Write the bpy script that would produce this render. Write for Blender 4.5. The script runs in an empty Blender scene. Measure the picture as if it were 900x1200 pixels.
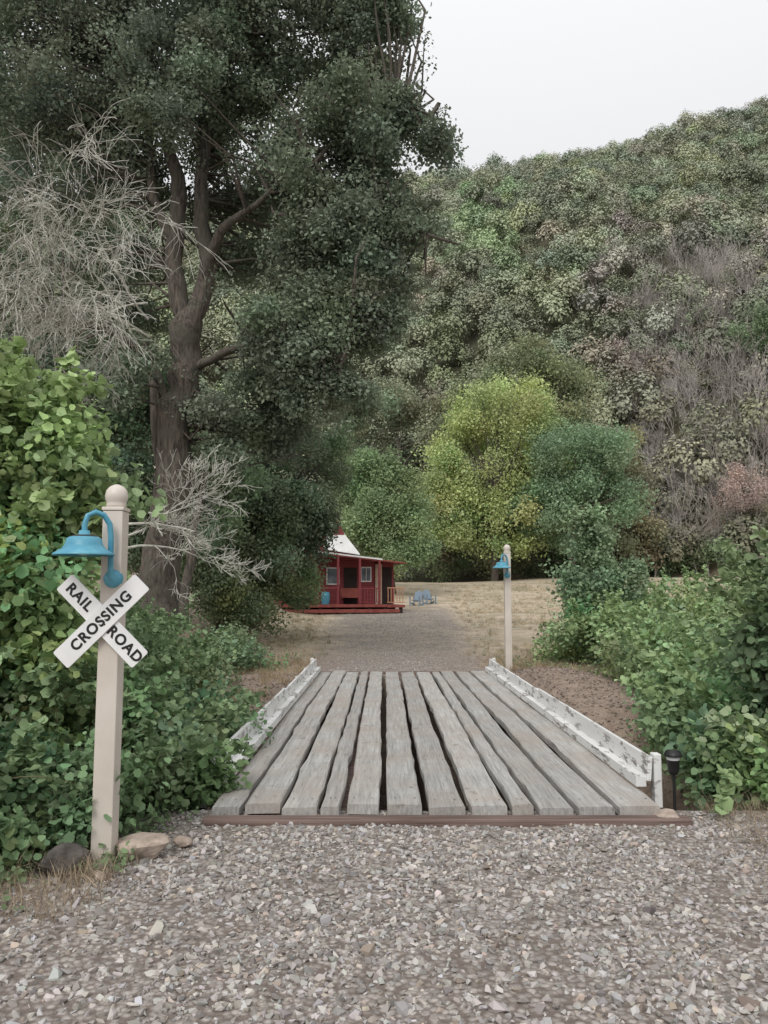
import bpy, math, random
import numpy as np
from mathutils import Vector, Matrix
random.seed(5); rng=np.random.default_rng(11)
S=bpy.context.scene
PITCH=math.radians(5.9); CP,SP=math.cos(PITCH),math.sin(PITCH); CAMZ=1.6; F=924.0
def P(px,py,d):
    v=(600-py)/F; u=(px-450)/F; den=CP-SP*v
    return np.array([u*d/den,d,CAMZ+(SP+CP*v)/den*d])
def lin(r,g,b):
    f=lambda c:(c/255/12.92 if c/255<=.04045 else ((c/255+.055)/1.055)**2.4)
    return np.array([f(r),f(g),f(b)])
def sm(a,b,x):
    t=np.clip((x-a)/(b-a),0,1); return t*t*(3-2*t)
def noi(x,y,s=0):
    return (np.sin(x*1.0+1.3*np.sin(y*.7+s)+s)*np.cos(y*1.1+1.1*np.sin(x*.8-s))+.5*np.sin(x*2.3+y*1.7+s*2)*np.cos(y*2.1-x*.9+s)
            +.25*np.sin(x*4.9-y*3.7+s*3)*np.cos(y*5.1+x*1.9))/1.5
def H(x,y):
    x=np.asarray(x,float); y=np.asarray(y,float)
    z=0.6*sm(17,44,y)+2.1*sm(42,80,y)
    off=sm(1.5,4,np.abs(x-.3))
    z=z+noi(x*.5,y*.5)*.06*off+noi(x*3,y*3,2)*.012
    z=z-1.3*sm(6.15,7.2,y)*(1-sm(8.6,10.5,y))-.5*sm(6.15,7.2,y)*(1-sm(14.3,15.4,y))*(1-sm(1.6,2.2,np.abs(x-.35)))
    z=z+.33*np.exp(-((x-3.0)/1.0)**2-((y-13.3)/2.6)**2)+.12*np.exp(-((x+2.4)/.9)**2-((y-13)/2.4)**2)
    z=z+.9*sm(-3,-9,x)*sm(6,25,y)*1.0+ sm(6,20,x)*.5*sm(10,60,y)
    yb=88-12*sm(10,60,x)+5*noi(x*.05,y*.01,3)-6*sm(-10,-40,x)
    t=(y-yb)/(250-yb)
    R=133+np.clip((x-24)*.12,-12,30)+.0012*np.clip(x-24,0,150)**2
    tc=np.clip(t,0,1)
    p=np.where(t<=1,1.22*tc-.22*tc**2,1-.25*(t-1))
    h=R*p
    h=h+sm(0.02,.3,t)*(1-.6*sm(.7,1,t))*(2.6*noi(x*.04,y*.03,1)+1.2*noi(x*.11,y*.08,5))
    return z+np.where(t>0,h,0)

# ---------------- materials
def newmat(name):
    m=bpy.data.materials.new(name); m.use_nodes=True; n=m.node_tree.nodes; l=m.node_tree.links
    return m,n,l,n['Principled BSDF']
def N(n,t,**k):
    o=n.new(t)
    for a,b in k.items(): setattr(o,a,b)
    return o
def rgba(c): return (float(c[0]),float(c[1]),float(c[2]),1)
def mixc(n,l,fac,a,b,mode='MIX'):
    m=N(n,'ShaderNodeMix',data_type='RGBA',blend_type=mode)
    for s,v in ((m.inputs[0],fac),(m.inputs[6],a),(m.inputs[7],b)):
        if hasattr(v,'is_output'): l.new(v,s)
        elif isinstance(v,(int,float)): s.default_value=v
        else: s.default_value=rgba(v)
    return m.outputs[2]
def ramp(n,l,src,a,b):
    m=N(n,'ShaderNodeMapRange'); m.inputs[1].default_value=a; m.inputs[2].default_value=b; l.new(src,m.inputs[0]); return m.outputs[0]
def noise(n,l,vec,scale,detail=4,rough=.6):
    t=N(n,'ShaderNodeTexNoise'); t.inputs['Scale'].default_value=scale; t.inputs['Detail'].default_value=detail; t.inputs['Roughness'].default_value=rough
    if vec is not None: l.new(vec,t.inputs['Vector'])
    return t.outputs[0]
def mat_leaf(name,trans=.25,rough=.6,kind='GEOMETRY',isl=(.8,1.2)):
    m,n,l,b=newmat(name)
    at=N(n,'ShaderNodeAttribute',attribute_type=kind,attribute_name='tint')
    g=N(n,'ShaderNodeNewGeometry')
    ri=N(n,'ShaderNodeMapRange'); l.new(g.outputs['Random Per Island'],ri.inputs[0]); ri.inputs[3].default_value=isl[0]; ri.inputs[4].default_value=isl[1]
    sc=N(n,'ShaderNodeVectorMath',operation='SCALE'); l.new(at.outputs['Vector'],sc.inputs[0]); l.new(ri.outputs[0],sc.inputs['Scale'])
    l.new(sc.outputs[0],b.inputs['Base Color']); b.inputs['Roughness'].default_value=rough
    b.inputs['Specular IOR Level'].default_value=.2
    if trans>0:
        tr=N(n,'ShaderNodeBsdfTranslucent'); mx=N(n,'ShaderNodeMixShader'); mx.inputs[0].default_value=trans
        l.new(sc.outputs[0],tr.inputs[0]); l.new(b.outputs[0],mx.inputs[1]); l.new(tr.outputs[0],mx.inputs[2])
        l.new(mx.outputs[0],n['Material Output'].inputs[0])
    return m
def mat_noisy(name,c1,c2,scale=3,rough=.8,bump=.3,stretch=(1,1,1),detail=6,lo=.35,hi=.65,bscale=None):
    m,n,l,b=newmat(name)
    tc=N(n,'ShaderNodeTexCoord'); mp=N(n,'ShaderNodeMapping'); mp.inputs['Scale'].default_value=stretch
    l.new(tc.outputs['Object'],mp.inputs[0])
    f=noise(n,l,mp.outputs[0],scale,detail); r=ramp(n,l,f,lo,hi)
    l.new(mixc(n,l,r,c1,c2),b.inputs['Base Color']); b.inputs['Roughness'].default_value=rough
    if bump>0:
        bp=N(n,'ShaderNodeBump'); bp.inputs['Strength'].default_value=bump; bp.inputs['Distance'].default_value=.02
        f2=noise(n,l,mp.outputs[0],bscale or scale*2,detail); l.new(f2,bp.inputs['Height']); l.new(bp.outputs[0],b.inputs['Normal'])
    return m
M_leaf=mat_leaf('leaf_foliage',.28)
M_leafn=mat_leaf('leaf_near',.28,.55,isl=(.72,1.28))
M_stone=mat_leaf('stone_gravel',0,.9,isl=(.85,1.15))
M_leafI=mat_leaf('leaf_hill_forest',0,.8,'INSTANCER')
M_twig=mat_leaf('twig_wood',0,.9,'INSTANCER')
m,n,l,b=newmat('bark'); tc=N(n,'ShaderNodeTexCoord'); mp=N(n,'ShaderNodeMapping'); mp.inputs['Scale'].default_value=(1,1,.16); l.new(tc.outputs['Object'],mp.inputs[0])
f=noise(n,l,mp.outputs[0],16,8,.7); f2=noise(n,l,tc.outputs['Object'],1.6,4)
c=mixc(n,l,ramp(n,l,f,.35,.65),lin(50,44,40),lin(126,116,106)); c=mixc(n,l,ramp(n,l,f2,.45,.7),c,lin(98,96,85)); l.new(c,b.inputs['Base Color']); b.inputs['Roughness'].default_value=.95
bp=N(n,'ShaderNodeBump'); bp.inputs['Strength'].default_value=1; bp.inputs['Distance'].default_value=.06; l.new(f,bp.inputs['Height']); l.new(bp.outputs[0],b.inputs['Normal'])
M_bark=m
M_dead=mat_noisy('dead_wood_lichen',lin(150,148,138),lin(208,206,196),9,.95,.4)

# ---------------- mesh helpers
def mesh_obj(name,V,Fc,mat=None,parent=None,smooth=False,link=True):
    me=bpy.data.meshes.new(name); me.from_pydata([tuple(map(float,v)) for v in V],[],[tuple(map(int,f)) for f in Fc]); me.update()
    if mat: me.materials.append(mat)
    if smooth: me.shade_smooth()
    o=bpy.data.objects.new(name,me)
    if link: S.collection.objects.link(o)
    if parent: o.parent=parent
    return o
def empty(name,loc=(0,0,0)):
    e=bpy.data.objects.new(name,None); e.location=loc; e.empty_display_size=.2; S.collection.objects.link(e); return e
def box(name,lo,hi,mat,parent=None,bev=.0,rot=None,pivot=None):
    lo=np.array(lo,float); hi=np.array(hi,float); c=(lo+hi)/2; h=(hi-lo)/2
    V=[(sx*h[0],sy*h[1],sz*h[2]) for sz in(-1,1) for sy in(-1,1) for sx in(-1,1)]
    Fc=[(0,2,3,1),(4,5,7,6),(0,1,5,4),(2,6,7,3),(0,4,6,2),(1,3,7,5)]
    o=mesh_obj(name,V,Fc,mat,parent); o.location=c
    if rot: o.rotation_euler=rot
    if bev>0:
        b=o.modifiers.new('b','BEVEL'); b.width=bev; b.segments=2
    return o
def tube(V,Fc,path,rad,sides=6):
    path=[np.array(p,float) for p in path]; base=len(V); n=len(path)
    for i,p in enumerate(path):
        d=path[min(i+1,n-1)]-path[max(i-1,0)]; d/= (np.linalg.norm(d)+1e-9)
        a=np.cross(d,[0.13,.97,.2] if abs(d[1])<.9 else [1,0,0]); a/=np.linalg.norm(a); b=np.cross(d,a)
        for k in range(sides):
            t=2*math.pi*k/sides; V.append(p+(a*math.cos(t)+b*math.sin(t))*rad[i])
    for i in range(n-1):
        for k in range(sides):
            k2=(k+1)%sides; Fc.append((base+i*sides+k,base+i*sides+k2,base+(i+1)*sides+k2,base+(i+1)*sides+k))
def lathe(name,prof,mat,parent=None,seg=24,loc=(0,0,0)):
    V=[];Fc=[]
    for r,z in prof:
        for k in range(seg):
            t=2*math.pi*k/seg; V.append((r*math.cos(t),r*math.sin(t),z))
    for i in range(len(prof)-1):
        for k in range(seg):
            k2=(k+1)%seg; Fc.append((i*seg+k,i*seg+k2,(i+1)*seg+k2,(i+1)*seg+k))
    o=mesh_obj(name,V,Fc,mat,parent,True); o.location=loc; return o

LEAF6=(np.array([(0,0),(.42,.18),(.48,.6),(0,1),(-.48,.6),(-.42,.18)]),[(0,1,2,3),(0,3,4,5)],.14)
LEAF4=(np.array([(0,0),(.36,.5),(0,1),(-.36,.5)]),[(0,1,2,3)],.0)
def leaves(C,Nrm,size,shape):
    n=len(C); pts,fs,lift=shape
    Nn=Nrm/np.linalg.norm(Nrm,axis=1,keepdims=True)
    r=rng.normal(size=(n,3)); u=np.cross(Nn,r); u/=np.linalg.norm(u,axis=1,keepdims=True); v=np.cross(Nn,u)
    k=len(pts); V=np.zeros((n,k,3))
    for j,(a,b) in enumerate(pts):
        V[:,j]=C+(u*a+v*(b-.5)+Nn*(lift if abs(a)>.01 else 0))*size[:,None]
    Fc=[]
    for f in fs: Fc.append(np.array(f)[None,:]+np.arange(n)[:,None]*k)
    return V.reshape(-1,3),np.concatenate(Fc)
def fast_mesh(name,V,Fq,mat,link=False):
    me=bpy.data.meshes.new(name); me.vertices.add(len(V)); me.vertices.foreach_set('co',np.ascontiguousarray(V,dtype=np.float32).ravel())
    nf=len(Fq); k=Fq.shape[1]
    me.loops.add(nf*k); me.loops.foreach_set('vertex_index',Fq.astype(np.int32).ravel())
    me.polygons.add(nf); me.polygons.foreach_set('loop_start',np.arange(0,nf*k,k,dtype=np.int32))
    me.update(calc_edges=True); me.validate()
    me.materials.append(mat)
    o=bpy.data.objects.new(name,me)
    if link: S.collection.objects.link(o)
    return o
REAL=set()
def coll(name,objs,real=True):
    c=bpy.data.collections.new(name)
    for o in objs: c.objects.link(o)
    if real: REAL.add(name)
    return c
def clump(name,n,R,size,shape,mat,up=.5,flat=1.0):
    d=rng.normal(size=(n,3)); d/=np.linalg.norm(d,axis=1,keepdims=True)
    C=d*R*(rng.random(n)**.45)[:,None]; C[:,2]*=flat
    Nr=rng.normal(size=(n,3))*.6+d*.4+np.array([0,0,up])
    V,Fq=leaves(C,Nr,size*rng.uniform(.65,1.3,n),shape); return fast_mesh(name,V,Fq,mat)
C_med=coll('leaf_clumps_medium',[clump(f'clump_m_{i}',48,.55,.12,LEAF4,M_leaf,.5) for i in range(5)])
C_fine=coll('leaf_clumps_fine',[clump(f'clump_f_{i}',50,.40,.085,LEAF4,M_leaf,.6,.7) for i in range(6)])
C_near=coll('leaf_clumps_near',[clump(f'clump_n_{i}',17,.2,.054,LEAF6,M_leafn,.9) for i in range(6)])
C_vine=coll('leaf_clumps_vine',[clump(f'clump_v_{i}',15,.22,.07,LEAF6,M_leafn,.7) for i in range(6)])
C_spr=coll('leaf_sprigs',[clump(f'sprig_{i}',4,.045,.055,LEAF6,M_leafn,.9) for i in range(6)])

NG={}
def group(c):
    if c.name in NG: return NG[c.name]
    g=bpy.data.node_groups.new('scatter_'+c.name,'GeometryNodeTree')
    g.interface.new_socket('Geometry',in_out='INPUT',socket_type='NodeSocketGeometry')
    g.interface.new_socket('Geometry',in_out='OUTPUT',socket_type='NodeSocketGeometry')
    n=g.nodes; l=g.links; i=n.new('NodeGroupInput'); o=n.new('NodeGroupOutput')
    ip=n.new('GeometryNodeInstanceOnPoints'); ci=n.new('GeometryNodeCollectionInfo'); ci.inputs[0].default_value=c
    ci.inputs['Separate Children'].default_value=True; ci.inputs['Reset Children'].default_value=True
    def na(nm,t):
        a=n.new('GeometryNodeInputNamedAttribute'); a.data_type=t; a.inputs[0].default_value=nm; return a.outputs[0]
    l.new(i.outputs[0],ip.inputs['Points']); l.new(ci.outputs[0],ip.inputs['Instance']); ip.inputs['Pick Instance'].default_value=True
    l.new(na('idx','INT'),ip.inputs['Instance Index'])
    e=n.new('FunctionNodeEulerToRotation'); l.new(na('rot','FLOAT_VECTOR'),e.inputs[0]); l.new(e.outputs[0],ip.inputs['Rotation'])
    l.new(na('scl','FLOAT_VECTOR'),ip.inputs['Scale'])
    if c.name in REAL:
        r=n.new('GeometryNodeRealizeInstances'); l.new(ip.outputs[0],r.inputs[0]); l.new(r.outputs[0],o.inputs[0])
    else: l.new(ip.outputs[0],o.inputs[0])
    NG[c.name]=g; return g
def scatter(name,pts,c,tint,scl,rot=None,parent=None,leaf=True,gain=1.75):
    pts=np.asarray(pts,float); n=len(pts)
    scl=np.asarray(scl,float); 
    if scl.ndim==0: scl=np.full(n,float(scl))
    if scl.ndim==1: scl=np.repeat(scl[:,None],3,1)
    tint=np.asarray(tint,float)
    if tint.ndim==1: tint=np.repeat(tint[None],n,0)
    if leaf:
        lum=(tint@np.array([.3,.6,.1]))[:,None]; tint=(lum+(tint-lum)*.82)*gain*rng.uniform(.83,1.17,(n,1))
    tint=np.clip(tint,.004,.9)
    if rot is None: rot=np.stack([rng.normal(size=n)*.35,rng.normal(size=n)*.35,rng.uniform(0,6.28,n)],1)
    me=bpy.data.meshes.new(name); me.vertices.add(n); me.vertices.foreach_set('co',pts.astype(np.float32).ravel())
    for nm,a in(('rot',rot),('scl',scl),('tint',tint)):
        at=me.attributes.new(nm,'FLOAT_VECTOR','POINT'); at.data.foreach_set('vector',np.ascontiguousarray(a,dtype=np.float32).ravel())
    at=me.attributes.new('idx','INT','POINT'); at.data.foreach_set('value',rng.integers(0,len(c.objects),n).astype(np.int32))
    o=bpy.data.objects.new(name,me); S.collection.objects.link(o)
    md=o.modifiers.new('scatter','NODES'); md.node_group=group(c)
    if parent: o.parent=parent
    return o
def crown(name,blobs,dens,c,scale,tint,subr=.28,subsz=.3,parent=None,hue=.12,ground=False,shell=.55,gain=1.75,flat=.7,rag=(.82,1.16)):
    allp=[];allt=[];subs=[]
    for b in blobs:
        ctr=np.array(b[:3]); r=np.array(b[3:6]); ns=b[6] if len(b)>6 else 26
        for _ in range(ns):
            d=rng.normal(size=3); d/=np.linalg.norm(d); s=ctr+d*r*rng.uniform(shell,1.0)*rng.uniform(*rag)
            subs.append(s); k=max(2,int(dens*rng.uniform(.4,1.5)))
            sr=subr*r.mean()*rng.uniform(.6,1.35)
            q=rng.normal(size=(k,3)); q/=np.linalg.norm(q,axis=1,keepdims=True)
            q=s+q*(rng.random(k)**.5)[:,None]*sr*np.array([1,1,flat])
            tt=tint*rng.uniform(.78,1.25)*(1+rng.normal(size=3)*np.array([hue,hue*.3,hue]))
            allp.append(q); allt.append(np.repeat(np.clip(tt,.005,1)[None],k,0))
    p=np.concatenate(allp); t=np.concatenate(allt)
    if ground:
        ok=p[:,2]>H(p[:,0],p[:,1])-.02; p=p[ok]; t=t[ok]
    scatter(name,p,c,t,scale*rng.uniform(.75,1.25,len(p)),parent=parent,gain=gain)
    return subs
def shoots(name,blobs,n,tint,L=(.25,.6),gain=1.7,sc=(.7,1.3)):
    V=[];Fc=[];pts=[]
    w=np.array([b[3]*b[5] for b in blobs]); w/=w.sum()
    for _ in range(n):
        b=blobs[rng.choice(len(blobs),p=w)]; d=rng.normal(size=3); d[2]=abs(d[2])*.9+.15; d[1]-=.3; d/=np.linalg.norm(d)
        p=np.array(b[:3])+d*np.array(b[3:6])*.95; dr=d*.7+rng.normal(size=3)*.35+[0,0,.55]; dr/=np.linalg.norm(dr); LL=rng.uniform(*L); path=[p]; 
        for k in range(7):
            dr=dr+np.array([0,0,-.13])+rng.normal(size=3)*.06; dr/=np.linalg.norm(dr); path.append(path[-1]+dr*LL/7)
            for _2 in range(2): pts.append(path[-1]+rng.normal(size=3)*.02)
        if p[2]<H(p[0],p[1]): continue
        tube(V,Fc,path,[.004*(1-.1*k) for k in range(8)],3)
    e=empty(name); mesh_obj('canes',V,Fc,M_cane,e); pts=np.array(pts); pts=pts[pts[:,2]>H(pts[:,0],pts[:,1])]
    scatter('cane_leaves',pts,C_spr,tint,rng.uniform(sc[0],sc[1],len(pts)),parent=e,gain=gain)
M_cane=mat_noisy('green_cane',lin(96,92,62),lin(130,118,88),8,.7,0)
def pb(lst):
    out=[]
    for q in lst:
        c=P(q[0],q[1],q[4]); k=q[4]/F; out.append((c[0],c[1],c[2],q[2]*k,min(q[2],q[3])*k,q[3]*k)+((q[5],) if len(q)>5 else ()))
    return out
def grow(V,Fc,p,d,L,r,depth,sides=5,spread=.6,up=.0,nseg=4,kids=3,wob=.18,minr=.004,lens=.68):
    d=np.array(d,float); d/=np.linalg.norm(d); path=[np.array(p,float)]; rad=[r]
    for i in range(nseg):
        d=d+rng.normal(size=3)*wob+np.array([0,0,up]); d/=np.linalg.norm(d)
        path.append(path[-1]+d*L/nseg); rad.append(max(minr,r*(1-.6*(i+1)/nseg)))
    tube(V,Fc,path,rad,sides)
    if depth>0:
        for k in range(kids):
            i=rng.integers(max(1,nseg//3),nseg+1); nd=d+rng.normal(size=3)*spread
            grow(V,Fc,path[i],nd,L*lens*rng.uniform(.7,1.2),max(minr,rad[i]*.65),depth-1,max(3,sides-1),spread,up,nseg,kids,wob,minr,lens)

# ---------------- ground
nx,ny=420,620
tx=np.linspace(-1,1,nx); X=.3+np.sign(tx)*(np.abs(tx)**2.6)*330+tx*6
ty=np.linspace(0,1,ny); Y=-12+26*ty+ (ty**2.6)*440
GX,GY=np.meshgrid(X,Y); GZ=H(GX,GY)
V=np.stack([GX,GY,GZ],-1).reshape(-1,3); ii=np.arange(nx*ny).reshape(ny,nx)
Fq=np.stack([ii[:-1,:-1],ii[:-1,1:],ii[1:,1:],ii[1:,:-1]],-1).reshape(-1,4)
m,n,l,b=newmat('ground_soil_gravel')
geo=N(n,'ShaderNodeNewGeometry'); pos=geo.outputs['Position']
at=N(n,'ShaderNodeAttribute',attribute_name='mask'); sep=N(n,'ShaderNodeSeparateColor'); l.new(at.outputs['Color'],sep.inputs[0])
nb=noise(n,l,pos,1.2,8,.65); nf=noise(n,l,pos,22,6,.7); nm=noise(n,l,pos,5,6,.7); nl=noise(n,l,pos,.35,6,.7)
dirt=mixc(n,l,ramp(n,l,nm,.3,.7),lin(120,104,92),lin(162,146,132))
vo=N(n,'ShaderNodeTexVoronoi'); vo.inputs['Scale'].default_value=30; l.new(pos,vo.inputs['Vector'])
hsv=N(n,'ShaderNodeSeparateColor'); l.new(vo.outputs['Color'],hsv.inputs[0])
gr=mixc(n,l,hsv.outputs[0],lin(132,124,118),lin(180,173,167))
gr=mixc(n,l,ramp(n,l,vo.outputs['Distance'],.3,.7),gr,lin(114,104,97))
straw=mixc(n,l,ramp(n,l,nm,.3,.7),lin(172,156,134),lin(208,194,172))
straw=mixc(n,l,ramp(n,l,nb,.45,.62),straw,lin(160,148,128))
straw=mixc(n,l,ramp(n,l,nl,.48,.64),straw,lin(140,132,106))
hill=mixc(n,l,ramp(n,l,noise(n,l,pos,.12,6),.4,.6),lin(70,70,54),lin(90,86,68))  # hill floor coloured dark so gaps between crowns look like shadow
hill=mixc(n,l,ramp(n,l,sep.outputs[2],.9,.35),hill,lin(150,124,108))
def jit(s,amt=.7):
    a=N(n,'ShaderNodeMath',operation='SUBTRACT'); l.new(nb,a.inputs[0]); a.inputs[1].default_value=.5
    a2=N(n,'ShaderNodeMath',operation='MULTIPLY_ADD'); l.new(a.outputs[0],a2.inputs[0]); a2.inputs[1].default_value=amt*2; l.new(s,a2.inputs[2])
    return ramp(n,l,a2.outputs[0],.2,.8)
c=mixc(n,l,jit(sep.outputs[1]),dirt,straw); c=mixc(n,l,jit(sep.outputs[2],.3),c,hill); c=mixc(n,l,jit(sep.outputs[0],.6),c,gr)
c=mixc(n,l,.2,c,mixc(n,l,ramp(n,l,nf,.3,.7),lin(60,55,50),lin(240,235,230)),'OVERLAY')
l.new(c,b.inputs['Base Color']); b.inputs['Roughness'].default_value=.95
bp=N(n,'ShaderNodeBump'); bp.inputs['Strength'].default_value=.8; bp.inputs['Distance'].default_value=.015
hh=N(n,'ShaderNodeMath',operation='SUBTRACT'); l.new(nf,hh.inputs[0]); l.new(vo.outputs['Distance'],hh.inputs[1])
l.new(hh.outputs[0],bp.inputs['Height']); l.new(bp.outputs[0],b.inputs['Normal'])
g=fast_mesh('ground',V,Fq,m,True); g.data.shade_smooth()
def road_c(y): return .3+ .02*np.clip(y-18,0,60)-.0002*np.clip(y-18,0,80)**2
def gravel_mask(x,y):
    near=(1-sm(1.7,3.2,np.abs(x-.45)))*(1-sm(6,6.4,y)) 
    hw=1.4+.05*np.clip(y-16,0,60)
    far=(1-sm(hw-.6,hw+1.6,np.abs(x-road_c(y))))*sm(15,15.6,y)*(1-sm(40,62,y))
    return np.maximum(near,far*.62)
gx,gy=V[:,0],V[:,1]
mk=np.ones((len(V),4)); mk[:,0]=gravel_mask(gx,gy)
mk[:,1]=sm(17,24,gy)*sm(-8,-4,gx)*.85+ .25*sm(2.5,3.5,gx)*(1-sm(6,7,gy)); mk[:,2]=sm(78,92,gy)
mk[:,1]=np.clip(mk[:,1],0,1)
a=g.data.attributes.new('mask','FLOAT_COLOR','POINT'); a.data.foreach_set('color',mk.astype(np.float32).ravel())

# ---------------- gravel stones
def stone(name,seed):
    import bmesh
    r=np.random.default_rng(seed); bm=bmesh.new(); sc=np.array([1,r.uniform(.55,.95),r.uniform(.35,.65)])
    for k in range(11):
        d=r.normal(size=3); d/=np.linalg.norm(d); d*=r.uniform(.8,1.15); bm.verts.new(tuple(d*sc))
    bmesh.ops.convex_hull(bm,input=list(bm.verts))
    me=bpy.data.meshes.new(name); bm.to_mesh(me); bm.free(); me.materials.append(M_stone); return bpy.data.objects.new(name,me)
C_stone=coll('stones',[stone(f'stone_{i}',i) for i in range(14)])
def stones(name,x,y,size,base1=lin(126,120,115),base2=lin(192,187,182)):
    n=len(x); z=H(x,y)+size*.12
    t=rng.random(n)[:,None]**1.1; tint=base1*(1-t)+base2*t; tint=tint*(1+rng.normal(size=(n,3))*[.025,.012,.03])
    warm=rng.random(n)<.10; tint[warm]*=[1.06,.97,.88]; cool=rng.random(n)<.12; tint[cool]*=[.95,.99,1.04]
    rot=np.stack([rng.normal(size=n)*.4,rng.normal(size=n)*.4,rng.uniform(0,6.28,n)],1)
    scatter(name,np.stack([x,y,z],1),C_stone,tint,size,rot,leaf=False)
n_=40000; y=2.0+4.0*rng.random(n_); x=.2+rng.uniform(-3.4,3.6,n_)
prob=gravel_mask(x,y)*.92+.08; ok=(rng.random(n_)<prob*(.5+.5*(noi(x*2,y*2,3)>-.25))); x,y=x[ok],y[ok]
sz=.009+.021*rng.random(len(x))**1.8; big=rng.random(len(x))<.04; sz[big]*=rng.uniform(1.2,1.9,big.sum())
n2=16000; y2=15.5+30*rng.random(n2)**1.5; x2=road_c(y2)+rng.normal(size=n2)*(1.0+.03*(y2-15)); sz2=rng.uniform(.01,.02,n2)*(1+.02*(y2-15))
stones('gravel_road',np.concatenate([x,x2]),np.concatenate([y,y2]),np.concatenate([sz,sz2]))
n3=2500; x=3.0+rng.normal(size=n3)*.7; y=rng.uniform(9.5,16.5,n3); x3=-2.2+rng.normal(size=1200)*.5; y3=rng.uniform(9.5,16,1200)
stones('soil_berm',np.concatenate([x,x3]),np.concatenate([y,y3]),rng.uniform(.01,.032,n3+1200),lin(112,100,92),lin(152,138,127))

# ---------------- bridge
def mat_plank():
    m,n,l,b=newmat('weathered_plank')
    tc=N(n,'ShaderNodeTexCoord'); oi=N(n,'ShaderNodeObjectInfo')
    mp=N(n,'ShaderNodeMapping'); mp.inputs['Scale'].default_value=(26,1.1,10); l.new(tc.outputs['Object'],mp.inputs[0])
    cb=N(n,'ShaderNodeCombineXYZ'); ml=N(n,'ShaderNodeMath',operation='MULTIPLY'); ml.inputs[1].default_value=50; l.new(oi.outputs['Random'],ml.inputs[0]); l.new(ml.outputs[0],cb.inputs[0]); l.new(ml.outputs[0],cb.inputs[1]); l.new(cb.outputs[0],mp.inputs['Location'])
    f=noise(n,l,mp.outputs[0],1.6,10,.7); f2=noise(n,l,mp.outputs[0],5,6,.7)
    mp2=N(n,'ShaderNodeMapping'); l.new(tc.outputs['Object'],mp2.inputs[0]); l.new(cb.outputs[0],mp2.inputs['Location'])
    f3=noise(n,l,mp2.outputs[0],1.7,5,.6); f4=noise(n,l,mp2.outputs[0],5,6,.7)
    c=mixc(n,l,ramp(n,l,f,.3,.7),lin(130,128,125),lin(190,188,184))
    c=mixc(n,l,ramp(n,l,f3,.42,.72),c,lin(158,149,140))
    c=mixc(n,l,ramp(n,l,f2,.58,.70),c,lin(86,80,76))
    c=mixc(n,l,ramp(n,l,f4,.62,.72),c,lin(112,102,94))
    rr=N(n,'ShaderNodeMapRange'); l.new(oi.outputs['Random'],rr.inputs[0]); rr.inputs[3].default_value=.84; rr.inputs[4].default_value=1.16
    sc=N(n,'ShaderNodeVectorMath',operation='SCALE'); l.new(c,sc.inputs[0]); l.new(rr.outputs[0],sc.inputs['Scale'])
    l.new(sc.outputs[0],b.inputs['Base Color']); b.inputs['Roughness'].default_value=.9
    bp=N(n,'ShaderNodeBump'); bp.inputs['Strength'].default_value=.7; bp.inputs['Distance'].default_value=.008; l.new(f,bp.inputs['Height']); l.new(bp.outputs[0],b.inputs['Normal'])
    return m
M_plank=mat_plank()
M_beam=mat_noisy('beam_wood',lin(84,66,60),lin(130,112,104),4,.9,.5,(.3,6,6))
def mat_paint(name,c0,under,thr=.56,scale=9):
    m,n,l,b=newmat(name); tc=N(n,'ShaderNodeTexCoord'); mp=N(n,'ShaderNodeMapping'); mp.inputs['Scale'].default_value=(1,.35,1.6); l.new(tc.outputs['Object'],mp.inputs[0])
    f=noise(n,l,mp.outputs[0],scale,8,.75); f2=noise(n,l,mp.outputs[0],2,3)
    c=mixc(n,l,ramp(n,l,f,thr,thr+.03),c0,under); c=mixc(n,l,ramp(n,l,f2,.3,.9),c,c0*.66)
    l.new(c,b.inputs['Base Color']); b.inputs['Roughness'].default_value=.6
    bp=N(n,'ShaderNodeBump'); bp.inputs['Strength'].default_value=.3; bp.inputs['Distance'].default_value=.005; l.new(f,bp.inputs['Height']); l.new(bp.outputs[0],b.inputs['Normal'])
    return m
M_chip=mat_paint('chipped_white_paint',lin(234,234,232),lin(116,106,98),.545,9)
M_nail=mat_noisy('nail_rust',lin(50,38,32),lin(80,60,50),10,.7,0)
br=empty('wooden_bridge')
edges=[(252,284),(291,330),(336,374),(379,401),(407,444),(455,494),(502,541),(551,593),(598,620),(627,664),(672,713),(720,765)]
DZ=.085
nailV=[];nailF=[]
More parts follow.
